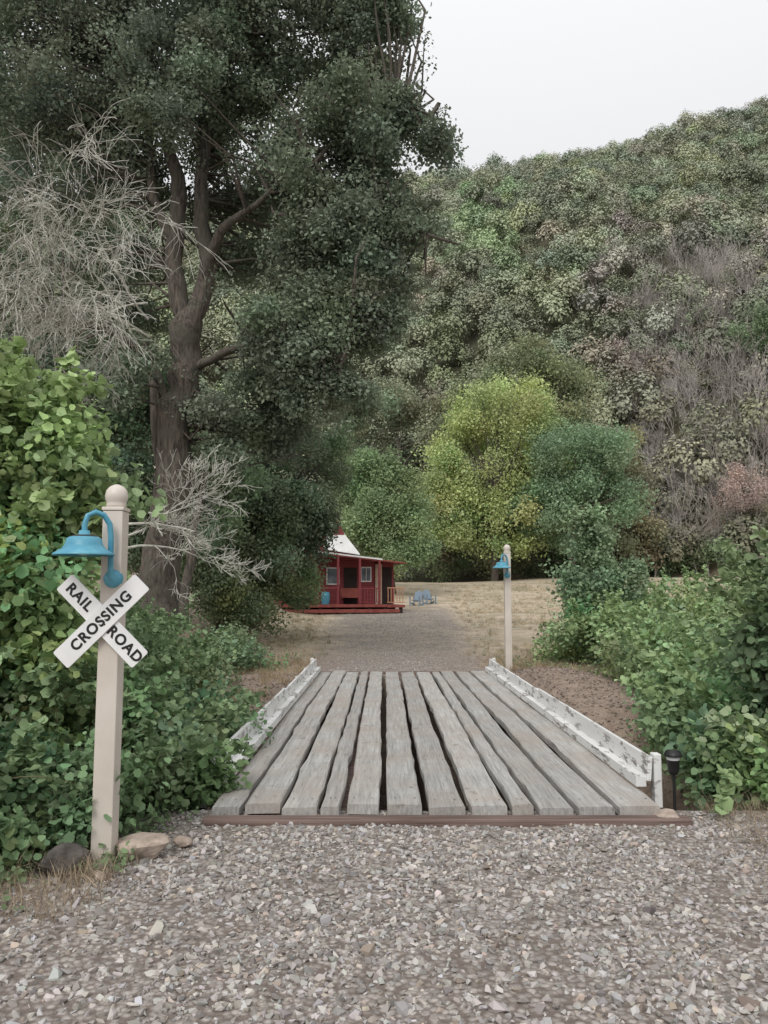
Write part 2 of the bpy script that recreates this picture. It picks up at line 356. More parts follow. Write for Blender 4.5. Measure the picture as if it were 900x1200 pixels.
for i,(a0,b0) in enumerate(edges):
    xa=(a0-450)/F*5.8; xb=(b0-450)/F*5.8; y0=5.83+rng.uniform(-.05,.03); y1=15.6+rng.uniform(-.12,.1)
    ns=30; V=[];Fc=[]; ph=rng.uniform(0,6); zj=rng.uniform(-.014,.012); xs=[xa,xa+.012,xb-.012,xb]; ca=rng.uniform(-.006,.006)
    for j in range(ns+1):
        yy=y0+(y1-y0)*j/ns; w=.006*math.sin(yy*.7+ph)+rng.normal()*.002; dzz=.008*math.sin(yy*1.3+ph*2)+zj
        e=rng.normal()*.0055; e2=rng.normal()*.0055
        for q,(xx,zz,sd) in enumerate(((xs[0]+e,-.012,-1),(xs[1],0,-1),(xs[2],0,1),(xs[3]+e2,-.012,1),(xs[3]+e2,-.07,1),(xs[0]+e,-.07,-1))):
            V.append((xx+w,yy,DZ+zz+dzz+ca*sd*math.sin(yy*.6+ph)+(.003*rng.normal() if zz==0 else 0)))
    for j in range(ns):
        for q in range(6):
            q2=(q+1)%6; Fc.append((j*6+q,j*6+q2,(j+1)*6+q2,(j+1)*6+q))
    Fc.append((0,1,2,3,4,5)); Fc.append(tuple(ns*6+q for q in (5,4,3,2,1,0)))
    mesh_obj(f'plank_{i+1}',V,Fc,M_plank,br)
    for yy in np.arange(6.0,15.5,1.55):
        for xx in (xa+.05,xb-.05):
            k=len(nailV); zz_=DZ+zj+.008*math.sin(yy*1.3+ph*2)+.009
            for t in range(6): nailV.append((xx+.008*math.cos(t*1.047),yy+.008*math.sin(t*1.047),zz_))
            nailF.append(tuple(range(k,k+6)))
mesh_obj('nails',nailV,nailF,M_nail,br)
XL,XR=(252-450)/F*5.8,(765-450)/F*5.8
box('front_sill',(XL-.02,5.64,-.06),(XR+.16,5.765,.045),M_beam,br,.012)
box('back_sill',(XL-.05,15.72,-.1),(XR+.05,15.86,.07),M_beam,br,.012)
for i,xx in enumerate((XL+.25,XL+.9,(XL+XR)/2+.08,XR-.9,XR-.25)): box(f'girder_{i+1}',(xx-.09,5.85,-.4),(xx+.09,15.7,DZ-.1),M_beam,br)
def rail(side):
    x0=XR+.03 if side>0 else XL-.03; s=side
    nm='right' if side>0 else 'left'
    e=br
    def bx(n_,xa,xb,ya,yb,za,zb,mt=M_chip,rot=None):
        lo,hi=min(x0+s*xa,x0+s*xb),max(x0+s*xa,x0+s*xb)
        return box(f'{nm}_{n_}',(lo,ya,za),(hi,yb,zb),mt,e,.006,rot)
    bx('curb_timber',-.05,.03,6.3,15.5,DZ+.022,DZ+.105,M_chip)
    bx('curb_board_a',.035,.07,6.28,10.7,DZ+.07,DZ+.255,M_chip,(0.0,s*.10,0))
    bx('curb_board_b',.035,.07,10.73,15.6,DZ+.055,DZ+.24,M_chip,(0.004,s*.12,0))
    for k,yy in enumerate((6.34,8.0,9.6,11.2,12.8,14.2,15.5)):
        bx(f'curb_post_{k+1}',.09,.15,yy-.045,yy+.045,-.05,DZ+(.27 if k in(0,6) else .2),M_chip)
rail(1); rail(-1)

# ---------------- posts, lamps, sign
M_post=mat_noisy('vinyl_post',lin(200,190,179),lin(214,205,195),2.2,.45,.03)
M_blue=mat_noisy('blue_enamel',lin(62,136,164),lin(104,172,190),7,.4,.12,lo=.3,hi=.7)
M_dark=mat_noisy('solar_black',lin(22,26,34),lin(36,42,54),5,.2,0)
M_white=mat_noisy('sign_white',lin(224,224,224),lin(238,238,238),3,.5,0)
M_blk=mat_noisy('sign_black',lin(20,20,20),lin(28,28,28),3,.5,0)
M_glass=mat_noisy('lens_frosted',lin(190,195,195),lin(210,214,214),3,.3,0)
def post(name,x,y,z0,z1,w=.125):
    e=empty(name,(x,y,z0)); h=z1-z0
    box('shaft',(-w/2,-w/2,-.15),(w/2,w/2,h-.17),M_post,e,.006)
    box('cap_collar',(-w/2-.006,-w/2-.006,h-.168),(w/2+.006,w/2+.006,h-.145),M_post,e,.005)
    lathe('finial',[(.0,h-.15),(.058,h-.145),(.062,h-.13),(.058,h-.118),(.062,h-.108),(.068,h-.09),(.070,h-.068),(.063,h-.037),(.044,h-.013),(.018,h),(0,h+.004)],M_post,e)
    return e
post('lamp_post',-1.68,4.92,0,2.28)
post('lamp_post',2.40,15.4,.25,2.55)
def lamp(name,loc,dirx=-1,dy=-.16):
    e=empty(name,loc)
    V=[];Fc=[]
    dx=dirx*.125; 
    path=[(0,-.03,0),(0,-.05,.05),(0,-.055,.14),(0,-.06,.25),(dx*.05,-.07,.33),(dx*.3,-.09,.385),(dx*.62,-.12,.40),(dx*.9,-.15,.375),(dx,dy,.32),(dx,dy,.26)]
    tube(V,Fc,path,[.017]*len(path),12); mesh_obj('gooseneck',V,Fc,M_blue,e,True)
    d=lathe('mount_disc',[(0,-.04),(.03,-.035),(.052,-.02),(.058,0),(.058,.02)],M_blue,e); d.rotation_euler=(math.radians(90),0,0); d.scale=(1,1,-1)
    lathe('shade',[(.0,.285),(.03,.285),(.034,.26),(.05,.252),(.085,.245),(.10,.235),(.108,.20),(.125,.175),(.17,.15),(.178,.138),(.176,.134),(.12,.165),(.1,.19),(.09,.22),(0,.23)],M_blue,e,32,(dx,dy,0))
    lathe('solar_panel',[(0,.262),(.07,.256),(.078,.25),(.082,.245)],M_dark,e,24,(dx,dy,0))
    lathe('lens',[(0,.135),(.03,.14),(.05,.155),(.06,.19)],M_glass,e,24,(dx,dy,0))
    return e
lamp('barn_lamp',(-1.665,4.86,1.69))
lamp('barn_lamp',(2.385,15.34,1.95))
sg=empty('railroad_crossing_sign',(-1.71,4.835,1.435)); sg.rotation_euler=(math.radians(90),0,math.radians(1))
def board(nm,ang,z):
    L,W=.335,.066; r=.012; pts=[]
    for cx,cy,a0 in((L-r,W-r,0),(-L+r,W-r,90),(-L+r,-W+r,180),(L-r,-W+r,270)):
        for k in range(4):
            t=math.radians(a0+k*30); pts.append((cx+r*math.cos(t),cy+r*math.sin(t)))
    k=len(pts); V=[(x,y,z) for x,y in pts]+[(x,y,z+.012) for x,y in pts]
    Fc=[tuple(range(k))[::-1],tuple(range(k,2*k))]+[(i,(i+1)%k,k+(i+1)%k,k+i) for i in range(k)]
    o=mesh_obj(nm,V,Fc,M_white,sg); o.rotation_euler=(0,0,ang); return o
board('board_railroad',math.radians(-45),0); board('board_crossing',math.radians(45),.013)
def text(nm,s,ang,off,z,size=.088,sp=1.14):
    cu=bpy.data.curves.new(nm,'FONT'); cu.body=s; cu.size=size; cu.align_x='CENTER'; cu.align_y='CENTER'; cu.extrude=.0008; cu.offset=.003; cu.space_character=sp
    o=bpy.data.objects.new(nm,cu); S.collection.objects.link(o); bpy.context.view_layer.update()
    me=bpy.data.meshes.new_from_object(o.evaluated_get(bpy.context.evaluated_depsgraph_get())); bpy.data.objects.remove(o)
    me.materials.clear(); me.materials.append(M_blk); q=bpy.data.objects.new(nm,me); S.collection.objects.link(q); q.parent=sg
    q.location=(off*math.cos(ang),off*math.sin(ang),z); q.rotation_euler=(0,0,ang); return q
text('text_crossing','CROSSING',math.radians(45),0,.0265)
text('text_rail','RAIL',math.radians(-45),-.2,.0135); text('text_road','ROAD',math.radians(-45),.2,.0135)
for k,s in enumerate((-.02,.02)): 
    q=lathe(f'screw_{k+1}',[(0,.03),(.005,.029),(.006,.026)],M_nail,sg,10,(s,-s,0))
pl=empty('path_light',(2.16,6.05,0))
lathe('stake',[(.011,-.2),(.011,.26)],M_blk,pl,10); lathe('body',[(.0,.255),(.03,.26),(.042,.29),(.046,.36),(.05,.365)],M_blk,pl,16)
lathe('lens',[(.047,.365),(.05,.395)],M_glass,pl,16); lathe('cap',[(.066,.392),(.068,.40),(.05,.43),(.0,.438)],M_blk,pl,16)

def rock(name,loc,s,seed,mat):
    import bmesh
    bm=bmesh.new(); bmesh.ops.create_icosphere(bm,subdivisions=3,radius=1); r=np.random.default_rng(seed); 
    ds=[r.normal(size=3) for _ in range(9)]; ds=[d/np.linalg.norm(d) for d in ds]
    for v in bm.verts:
        c=np.array(v.co); k=min(1.0,min(.72/max(.05,float(c@d)) if c@d>.72 else 1 for d in ds)); k*=1+.03*math.sin(7*c[0]+seed)*math.cos(6*c[1])
        v.co=Vector((c[0]*k*s[0],c[1]*k*s[1],c[2]*k*s[2]))
    me=bpy.data.meshes.new(name); bm.to_mesh(me); bm.free(); me.materials.append(mat); o=bpy.data.objects.new(name,me); o.location=loc; o.rotation_euler=(.05,.1,seed); S.collection.objects.link(o)
M_rock=mat_noisy('rock',lin(142,128,116),lin(196,180,166),6,.9,.8,detail=9)
rock('rock',(-1.48,5.0,.06),(.20,.13,.085),3,M_rock); rock('rock',(-1.84,4.72,.06),(.15,.11,.11),7,mat_noisy('rock_dark',lin(60,56,52),lin(110,104,98),7,.9,.8))
rock('rock',(-1.28,5.2,.03),(.07,.06,.045),9,M_rock); rock('rock',(-1.60,4.62,.02),(.05,.04,.03),12,M_rock)
rock('rock',(1.99,5.75,.03),(.12,.08,.06),15,M_rock)

# ---------------- cabin
M_red=mat_noisy('red_siding',lin(112,46,50),lin(138,66,68),2,.85,.6,(.5,.5,12),lo=.3,hi=.7)
M_redd=mat_noisy('red_deck',lin(122,60,54),lin(150,84,74),3,.85,.3)
M_roofw=mat_noisy('white_metal_roof',lin(214,214,212),lin(230,230,228),2,.5,.1)
M_tan=mat_noisy('tan_panel',lin(176,160,138),lin(200,184,160),3,.7,.1)
M_wood=mat_noisy('rail_wood',lin(170,122,94),lin(194,148,116),4,.7,.1)
M_win=mat_noisy('window_glass',lin(40,46,50),lin(110,120,126),1.5,.1,0)
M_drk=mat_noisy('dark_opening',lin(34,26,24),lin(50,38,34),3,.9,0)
GH=.62
cb=empty('red_cabin',(0,0,0))
YB=42.0
box('deck',(-5.2,YB-1.5,GH+.32),(0.15,YB+.0,GH+.46),M_redd,cb,.01)
box('deck_lower',(-5.2,YB-1.9,GH+.05),(.75,YB-1.52,GH+.22),M_redd,cb,.01)
box('deck_annex',(.17,YB-1.5,GH+.30),(1.15,YB-.0,GH+.44),M_redd,cb,.01)
for k,x in enumerate(np.arange(-5,1.1,.85)): box(f'deck_pier_{k}',(x-.08,YB-1.45,GH-.3),(x+.08,YB-1.3,GH+.298),M_drk,cb)
box('floor_band',(-5.0,YB,GH-.2),(1.1,YB+6.9,GH+.45),M_drk,cb)
box('main_walls',(-5.0,YB+.002,GH+.452),(-.1,YB+7,3.55),M_red,cb)
box('annex_walls',(-.098,YB+.3,GH+.452),(1.1,YB+6.5,3.28),M_red,cb)
for k in range(11): box(f'siding_lap_{k}',(-4.99,YB-.018,GH+.62+k*.21),(-.1,YB+.0,GH+.64+k*.21),M_red,cb)
ax,az=-2.0,5.6
def prism(name,poly,y0,y1,mat):
    k=len(poly); V=[(x,y0,z) for x,z in poly]+[(x,y1,z) for x,z in poly]
    Fc=[tuple(range(k)),tuple(range(k,2*k))[::-1]]+[(i,k+i,k+(i+1)%k,(i+1)%k) for i in range(k)]
    return mesh_obj(name,V,Fc,mat,cb)
prism('gable_wall',[(-3.4,3.552),(-1.15,3.552),(ax,az-.12)],YB+.2,YB+6.8,M_red)
def slab(name,a,b_,y0,y1,th,mat):
    prism(name,[a,b_,(b_[0],b_[1]+th),(a[0],a[1]+th)],y0,y1,mat)
V=[(ax-.25,YB+.6,az+.05),(ax+.25,YB+6.5,az+.05),(-.55,YB+6.8,3.72),(-.95,YB-.25,3.72),(-2.9,YB-.1,4.0)]
mesh_obj('roof_white_metal',V+[(x,y,z-.05) for x,y,z in V],[(0,3,2,1),(0,4,3),(5,6,7,8),(5,8,9),(3,4,9,8),(2,3,8,7),(0,1,6,5)],M_roofw,cb)
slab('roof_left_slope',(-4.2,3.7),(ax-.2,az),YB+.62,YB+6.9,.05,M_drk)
prism('porch_roof',[(-5.1,3.86),(-.05,3.36),(-.05,3.44),(-5.1,3.94)],YB-1.4,YB+.1,M_roofw)
prism('porch_soffit',[(-5.1,3.80),(-.05,3.30),(-.05,3.355),(-5.1,3.855)],YB-1.38,YB+.0,M_red)
prism('annex_roof',[(-.04,3.36),(1.5,3.22),(1.5,3.28),(-.04,3.44)],YB-.7,YB+6.8,M_redd)
box('window_frame',(-.85,YB-.04,2.25),(-.25,YB-.0,3.05),M_roofw,cb); box('window_glass',(-.79,YB-.055,2.32),(-.31,YB-.041,2.98),M_win,cb); box('window_mullion',(-.565,YB-.068,2.32),(-.535,YB-.056,2.98),M_roofw,cb)
box('window2_frame',(-2.7,YB-.04,2.1),(-2.0,YB-.0,3.0),M_roofw,cb); box('window2_glass',(-2.64,YB-.055,2.16),(-2.06,YB-.041,2.94),M_win,cb)
box('entry_door',(-1.75,YB-.045,GH+.46),(-1.05,YB-.0,3.0),M_drk,cb)
box('annex_panel',(.05,YB+.25,GH+.46),(.42,YB+.298,3.2),M_tan,cb); box('annex_door',(.46,YB+.26,GH+.46),(.98,YB+.298,3.05),M_drk,cb)
for k,x in enumerate((-4.9,-3.6,-2.4,-1.25,-.2)): box(f'porch_post_{k}',(x-.05,YB-1.4,GH+.462),(x+.05,YB-1.3,3.3+.1*(-x)*.98),M_red,cb)
def railing(nm,x0,x1,y,z,mat,h=.9):
    box(nm+'_top',(x0,y-.03,z+h-.06),(x1,y+.03,z+h),mat,cb); box(nm+'_mid',(x0,y-.02,z+.1),(x1,y+.02,z+.15),mat,cb)
    for k,x in enumerate(np.arange(x0+.05,x1,.16)): box(f'{nm}_b{k}',(x-.018,y-.018,z+.152),(x+.018,y+.018,z+h-.062),mat,cb)
railing('railing_annex',.2,1.15,YB-1.42,GH+.44,M_wood); railing('railing_porch',-1.2,-.25,YB-1.35,GH+.46,M_red,.85)
box('railing_porch2',(-4.84,YB-1.37,GH+1.25),(-3.66,YB-1.3,GH+1.32),M_red,cb); box('railing_porch3',(-3.54,YB-1.37,GH+1.25),(-2.46,YB-1.3,GH+1.32),M_red,cb)
lathe('porch_barrel',[(0,GH+1.1),(.2,GH+1.1),(.25,GH+.8),(.2,GH+.47)],M_blue,cb,16,(-2.9,YB-.7,0))
box('porch_bench',(-2.0,YB-.75,GH+.80),(-.9,YB-.3,GH+.88),M_redd,cb); box('porch_bench_back',(-2.0,YB-.28,GH+.88),(-.9,YB-.23,GH+1.3),M_redd,cb)
# the cabin stands turned a little, its left end nearer the bridge
th=math.radians(17); pv=Vector((1.1,YB-1.5,0)); Rm=Matrix.Rotation(th,4,'Z'); cb.rotation_euler=(0,0,th); cb.location=pv-(Rm@pv)+Vector((-.05,.6,-.04))
M_chair=mat_noisy('chair_blue_gray',lin(114,132,150),lin(138,156,170),3,.6,0)
def chair(loc,rz):
    e=empty('adirondack_chair',loc); e.rotation_euler=(0,0,rz)
    for k in range(5): box(f'seat_slat_{k}',(-.26,-.28+k*.11,.34-k*.025),(.26,-.19+k*.11,.36-k*.025),M_chair,e)
    for k in range(5): box(f'back_slat_{k}',(-.26+k*.107,.27,.25),(-.17+k*.107,.295,.98-.06*abs(k-2)),M_chair,e,0,(math.radians(-20),0,0))
    for s in(-1,1):
        box(f'arm_{s}',(s*.34-.06,-.35,.552),(s*.34+.06,.35,.577),M_chair,e)
        box(f'front_leg_{s}',(s*.32-.02,-.32,0),(s*.32+.02,-.22,.55),M_chair,e); box(f'rear_leg_{s}',(s*.28-.02,-.2,.02),(s*.28+.02,.5,.12),M_chair,e,0,(math.radians(-16),0,0)); box(f'back_leg_{s}',(s*.32-.02,.25,0),(s*.32+.02,.33,.55),M_chair,e)
c1=P(488,700,50); c2=P(503,700,51.5)
chair((c1[0],50,float(H(c1[0],50))),-.5); chair((c2[0],51.5,float(H(c2[0],51.5))),.5)

# ---------------- big tree
def limb(V,Fc,pts,r0,r1,sides=10,sub=4):
    pts=[P(*p) for p in pts]; path=[]
    for i in range(len(pts)-1):
        for k in range(sub):
            t=k/sub; a=pts[max(0,i-1)];b=pts[i];c=pts[i+1];d=pts[min(len(pts)-1,i+2)]
            path.append(.5*((2*b)+(-a+c)*t+(2*a-5*b+4*c-d)*t*t+(-a+3*b-3*c+d)*t**3))
    path.append(pts[-1]); n=len(path); rad=[(r0+(r1-r0)*i/(n-1))*(1+.06*rng.normal()) for i in range(n)]
    path=[p+rng.normal(size=3)*.2*r for p,r in zip(path,rad)]
    tube(V,Fc,path,rad,sides); return path
bt=empty('oak_tree')
V=[];Fc=[]; D=18
tr=limb(V,Fc,[(172,770,D),(184,700,D),(200,620,D),(208,520,D),(214,440,D),(222,375,D)],.50,.33,16)
A=limb(V,Fc,[(220,390,D),(203,310,D),(208,230,D),(190,130,D),(160,20,D),(140,-90,D)],.25,.07)
B=limb(V,Fc,[(222,390,D),(242,310,D),(234,230,D),(250,120,D),(290,10,D-1),(310,-90,D-1)],.24,.07)
Cc=limb(V,Fc,[(208,290,D),(180,230,D),(172,150,D),(130,60,D)],.14,.05)
Dd=limb(V,Fc,[(236,330,D),(262,268,D-.5),(300,240,D-1),(360,180,D-1.5)],.14,.04)
E=limb(V,Fc,[(234,430,D),(268,410,D-.6),(305,400,D-1),(360,390,D-1.5),(410,400,D-2)],.11,.03)
G=limb(V,Fc,[(206,500,D),(185,440,D),(150,400,D-.5),(100,380,D-1)],.12,.04)
T2=limb(V,Fc,[(214,735,D-.5),(222,660,D-.5),(240,560,D),(262,470,D)],.13,.06)
T3=limb(V,Fc,[(150,735,D+1),(175,640,D+1),(188,520,D+1),(170,400,D+1)],.2,.1)
E2=limb(V,Fc,[(360,200,D-1.3),(410,150,D-1.3),(460,130,D-1.3),(505,135,D-1.3)],.05,.015)
E3=limb(V,Fc,[(320,250,D-1.2),(390,260,D-1.5),(450,250,D-1.5),(500,275,D-1.5)],.05,.015)
limbs=tr[8:]+A+B+Cc+Dd+E+G+E2+E3
blobs=pb([(330,60,150,100,D,46),(440,40,52,75,D-1,18),(180,-20,190,120,D,50),(80,90,130,110,D,44),(455,165,72,52,D-1,26),(385,190,100,85,D-1,34),(290,170,110,100,D+1,32),
 (460,262,54,46,D-1,18),(405,300,92,70,D-1.5,30),(350,385,86,58,D-1.5,26),(425,372,58,38,D-1.5,16),(285,470,60,50,D+.5,14),(120,200,95,80,D+1,28),(140,340,60,60,D+1,16),(310,290,70,70,D+2,18),(60,-60,150,120,D,24),(400,-60,90,80,D-1,20),
 (215,150,60,70,D-1.6,8),(190,60,90,60,D-1.6,12),(268,520,36,46,D-.9,4),(375,455,52,40,D-1.5,12),(140,440,45,45,D-.8,5),(330,505,55,36,D+.5,8)])
T_oak=lin(94,105,86)
subs=crown('crown_foliage',blobs,15,C_fine,1.05,T_oak,.31,parent=bt,hue=.05,gain=1.95,flat=.75,rag=(.72,1.26))
# ragged outer sprays
ex=[]
for b_ in blobs:
    for _ in range(int(b_[6]*.5)):
        d=rng.normal(size=3); d/=np.linalg.norm(d); s=np.array(b_[:3])+d*np.array(b_[3:6])*rng.uniform(1.05,1.28); ex.append(s); ex.append(s+rng.normal(size=3)*.25-[0,0,.15])
scatter('outer_sprays',np.array(ex),C_fine,T_oak,rng.uniform(.5,1.0,len(ex)),parent=bt,gain=1.95)
LP=np.array(limbs)
for s in subs+ex[::2]:
    j=np.argmin(np.linalg.norm(LP-s,axis=1)+.6*np.maximum(0,LP[:,2]-s[2])); a=LP[j]; 
    if np.linalg.norm(a-s)>5: continue
    mid=(a+s)/2+rng.normal(size=3)*.25+np.array([0,0,.15]); tube(V,Fc,[a,mid,s],[.045,.025,.01],5)
mesh_obj('trunk_and_limbs',V,Fc,M_bark,bt,True)

def simple_tree(name,blobs,base,dens,c,scale,tint,r0=.3,hue=.1,subr=.34,gain=1.75,rag=(.76,1.24)):
    e=empty(name); subs=crown('foliage',blobs,dens,c,scale,tint,subr,parent=e,hue=hue,gain=gain,flat=.75,rag=rag)
    V=[];Fc=[]; base=np.array(base,float); top=np.mean([b[:3] for b in blobs],axis=0)
    path=[base+(top-base)*t+rng.normal(size=3)*.15*r0*3*t for t in np.linspace(0,1,8)]; tube(V,Fc,path,[r0*(1-.75*t) for t in np.linspace(0,1,8)],8)
    for s in subs[::2]:
        a=path[int(rng.integers(2,8))]; tube(V,Fc,[a,(a+s)/2+np.array([0,0,.2*r0]),s],[r0*.25,r0*.15,r0*.06],4)
    mesh_obj('trunk',V,Fc,M_bark,e,True); return e
def gp(px,d): 
    x=P(px,690,d)[0]; return (x,d,float(H(x,d)))
T_dk=lin(82,97,74)
simple_tree('oak_tree',pb([(40,300,120,110,27,30),(120,470,110,100,26,36),(40,160,120,120,28,30),(150,600,80,80,24,26),(20,500,90,90,25,24)]),gp(90,26),17,C_med,1.1,T_dk,.35)
simple_tree('oak_tree',pb([(325,550,62,60,26,26),(360,605,34,48,25,16),(290,640,60,60,24,24),(395,560,24,32,28,6),(410,470,36,32,29,8),(300,590,50,50,25,14)]),gp(262,26),14,C_med,.85,lin(88,104,78),.2)
crown('understory_shrub',pb([(340,672,34,34,27,16),(310,690,50,34,26,20),(270,700,45,36,23,20),(358,702,14,12,29,4)]),14,C_med,.7,lin(100,116,80),.36,ground=True)
simple_tree('maple_tree',pb([(250,560,50,70,23,16),(370,490,50,46,27,11),(255,640,45,60,22,16)]),gp(250,23),13,C_med,.85,lin(98,116,84),.12)
simple_tree('willow_tree',pb([(560,545,55,70,78,30),(600,490,52,55,78,26),(632,560,45,60,79,22),(530,595,42,55,77,20),(590,620,60,48,77,22)]),gp(580,78),16,C_med,2.1,lin(142,154,94),.4,.06,gain=1.68)
simple_tree('walnut_tree',pb([(668,540,62,50,75,30),(640,600,45,40,74,18),(705,585,45,50,75,22)]),gp(670,75),16,C_med,2.0,lin(108,132,98),.4,.05,gain=1.65)
simple_tree('cottonwood_tree',pb([(612,440,52,38,90,24),(575,470,40,40,92,16),(665,460,45,42,92,18),(640,500,40,40,88,16)]),gp(630,90),14,C_med,2.4,lin(122,130,94),.5,.07,gain=1.6)
simple_tree('cottonwood_tree',pb([(740,570,26,60,82,18),(735,630,40,40,80,18),(550,640,60,30,82,18)]),gp(735,82),13,C_med,2.3,lin(126,124,96),.4,.08,gain=1.6)
simple_tree('maple_tree',pb([(462,590,45,50,60,30),(430,560,35,45,62,18),(480,635,30,30,58,12),(430,620,40,40,60,16)]),gp(460,60),15,C_med,1.6,lin(112,132,88),.3,.06,gain=1.65)
simple_tree('oak_tree',pb([(450,480,40,30,95,16),(430,530,30,35,95,12),(525,500,30,40,92,14)]),gp(470,92),11,C_med,2.5,lin(108,114,88),.3,.08)
crown('shrub_thicket',pb([(790,650,40,24,84,16),(850,655,50,26,82,18),(700,655,50,22,84,16),(640,655,50,22,84,14),(510,650,40,24,84,14),(900,640,50,34,80,16)]),14,C_med,2.1,lin(98,112,82),.35)

# ---------------- hillside forest
def hill_tree(name,seed,kind):
    r=np.random.default_rng(seed); pts=[];nr=[]
    ns=22
    for k in range(ns):
        d=r.normal(size=3); d[2]=abs(d[2])*1.0; d/=np.linalg.norm(d)
        c=d*np.array([2.9,2.9,3.0])*r.uniform(.8,1.0)+np.array([0,0,2.6]); n=54
        q=r.normal(size=(n,3)); q/=np.linalg.norm(q,axis=1,keepdims=True); pts.append(c+q*r.uniform(.8,1.35)*(r.random(n)**.35)[:,None]); nr.append(q+d*.8+r.normal(size=(n,3))*.3+[0,0,.5])
    C=np.concatenate(pts); Nr=np.concatenate(nr); V_,F_=leaves(C,Nr,.38*r.uniform(.6,1.3,len(C)),LEAF4)
    return fast_mesh(name,V_,F_,M_leafI)
C_hill=coll('hill_trees',[hill_tree(f'ht_{i}',100+i,'round') for i in range(7)],False)
def bare(name,seed):
    V=[];Fc=[]
    grow(V,Fc,(rng.normal()*.3,rng.normal()*.3,-.5),(rng.normal()*.15,rng.normal()*.15,1),4.2,.14,4,4,.42,.07,4,3,.1,.02,.72)
    return mesh_obj(name,V,Fc,M_twig,link=False)
C_bare=coll('bare_trees',[bare(f'bare_{i}',i) for i in range(5)],False)
n=44000; x=rng.uniform(-120,180,n); y=80+rng.random(n)*184
z=H(x,y); slope=(H(x,y+1.5)-H(x,y-1.5))/3; den=CP*1+SP*(z-CAMZ)/y
v_=((z+2-CAMZ)/y*CP-SP)/den; px=450+F*(x/y)/den; py=600-F*v_
scree=(px>465)&(px<505)&(py>435)&(py<520)
bare_z=((px>690)&(py>290)&(py<460)&(noi(x*.09,y*.09,4)>.5))|((px>750)&(py>=450)&(py<650)&(y<150))
keep=[];cells={}
for i in range(n):
    if scree[i] and rng.random()>.03: continue
    if px[i]<-250 or px[i]>1150 or slope[i]<.15: continue
    s=(3.1 if y[i]<150 else 3.7)*(1 if slope[i]<1.3 else .8)
    cx,cy=int(x[i]//4),int(y[i]//4); bad=False
    for a_ in(-1,0,1):
        for b_ in(-1,0,1):
            for (qx,qy) in cells.get((cx+a_,cy+b_),()):
                if (qx-x[i])**2+(qy-y[i])**2*1.5<s*s: bad=True;break
            if bad: break
        if bad: break
    if bad: continue
    cells.setdefault((cx,cy),[]).append((x[i],y[i])); keep.append(i)
keep=np.array(keep); x,y,z,px,py,bz=[a_[keep] for a_ in (x,y,z,px,py,bare_z)]
leafy=~bz | (rng.random(len(x))<.4)
n=len(x); base=np.repeat(lin(124,130,102)[None],n,0)
v=noi(x*.05,y*.05,7); w=noi(x*.13,y*.12,9)
base=np.where((v>.35)[:,None],lin(112,121,94),base); base=np.where((w>.45)[:,None],lin(130,140,102),base)
base=np.where((w<-.6)[:,None],lin(136,132,112),base)
base=np.where(((px>535)&(px<600)&(py>235)&(py<330)&(w>-.2))[:,None],lin(128,146,102),base)
base=np.where(((px>700)&(py>430)&leafy)[:,None],lin(122,121,98),base)
gz=(px>680)&(py>280)&(py<460)&(rng.random(n)<.35); base=np.where(gz[:,None],lin(142,139,124),base)
hz=np.clip((y-90)/170,0,1)[:,None]*.16; base=base*(1-hz)+lin(178,186,180)*hz  # aerial haze painted into the tree tint, stronger with distance
base=base*rng.uniform(.7,1.2,(n,1))*(1+rng.normal(size=(n,3))*[.05,.02,.05])
L=leafy; sc=rng.uniform(.7,1.4,n); s3=np.stack([sc,sc,sc*rng.uniform(.9,1.3,n)],1)
print('hill trees',L.sum())
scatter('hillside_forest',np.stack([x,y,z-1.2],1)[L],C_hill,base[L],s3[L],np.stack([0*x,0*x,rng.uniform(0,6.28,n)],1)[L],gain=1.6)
xb,yb,zb=x[bz],y[bz],z[bz]
ne=300; ya=rng.uniform(80,125,ne); ua=rng.uniform(.33,.56,ne); xa=ua*ya; za=H(xa,ya)
xb=np.concatenate([xb,xa]);yb=np.concatenate([yb,ya]);zb=np.concatenate([zb,za]); nb_=len(xb)
bt_=np.repeat(lin(168,162,156)[None],nb_,0)*rng.uniform(.75,1.2,(nb_,1))
scatter('bare_tree_stand',np.stack([xb,yb,zb],1),C_bare,bt_,rng.uniform(.6,1.05,nb_),np.stack([0*xb,0*xb,rng.uniform(0,6.28,nb_)],1),leaf=False)
simple_tree('dry_tree',pb([(750,430,42,30,112,24)]),(P(750,470,112)[0],112,float(H(P(750,470,112)[0],112))),8,C_med,2.0,lin(164,148,140),.3,.04,.4,gain=1.5)
simple_tree('dry_tree',pb([(872,575,36,32,80,22)]),gp(872,80),6,C_med,1.5,lin(164,144,136),.3,.04,.4,gain=1.4)
simple_tree('oak_tree',pb([(895,390,28,34,100,16)]),(P(895,430,100)[0],100,float(H(P(895,430,100)[0],100))),14,C_med,2.2,lin(108,128,92),.3,.05,.35,gain=1.5)

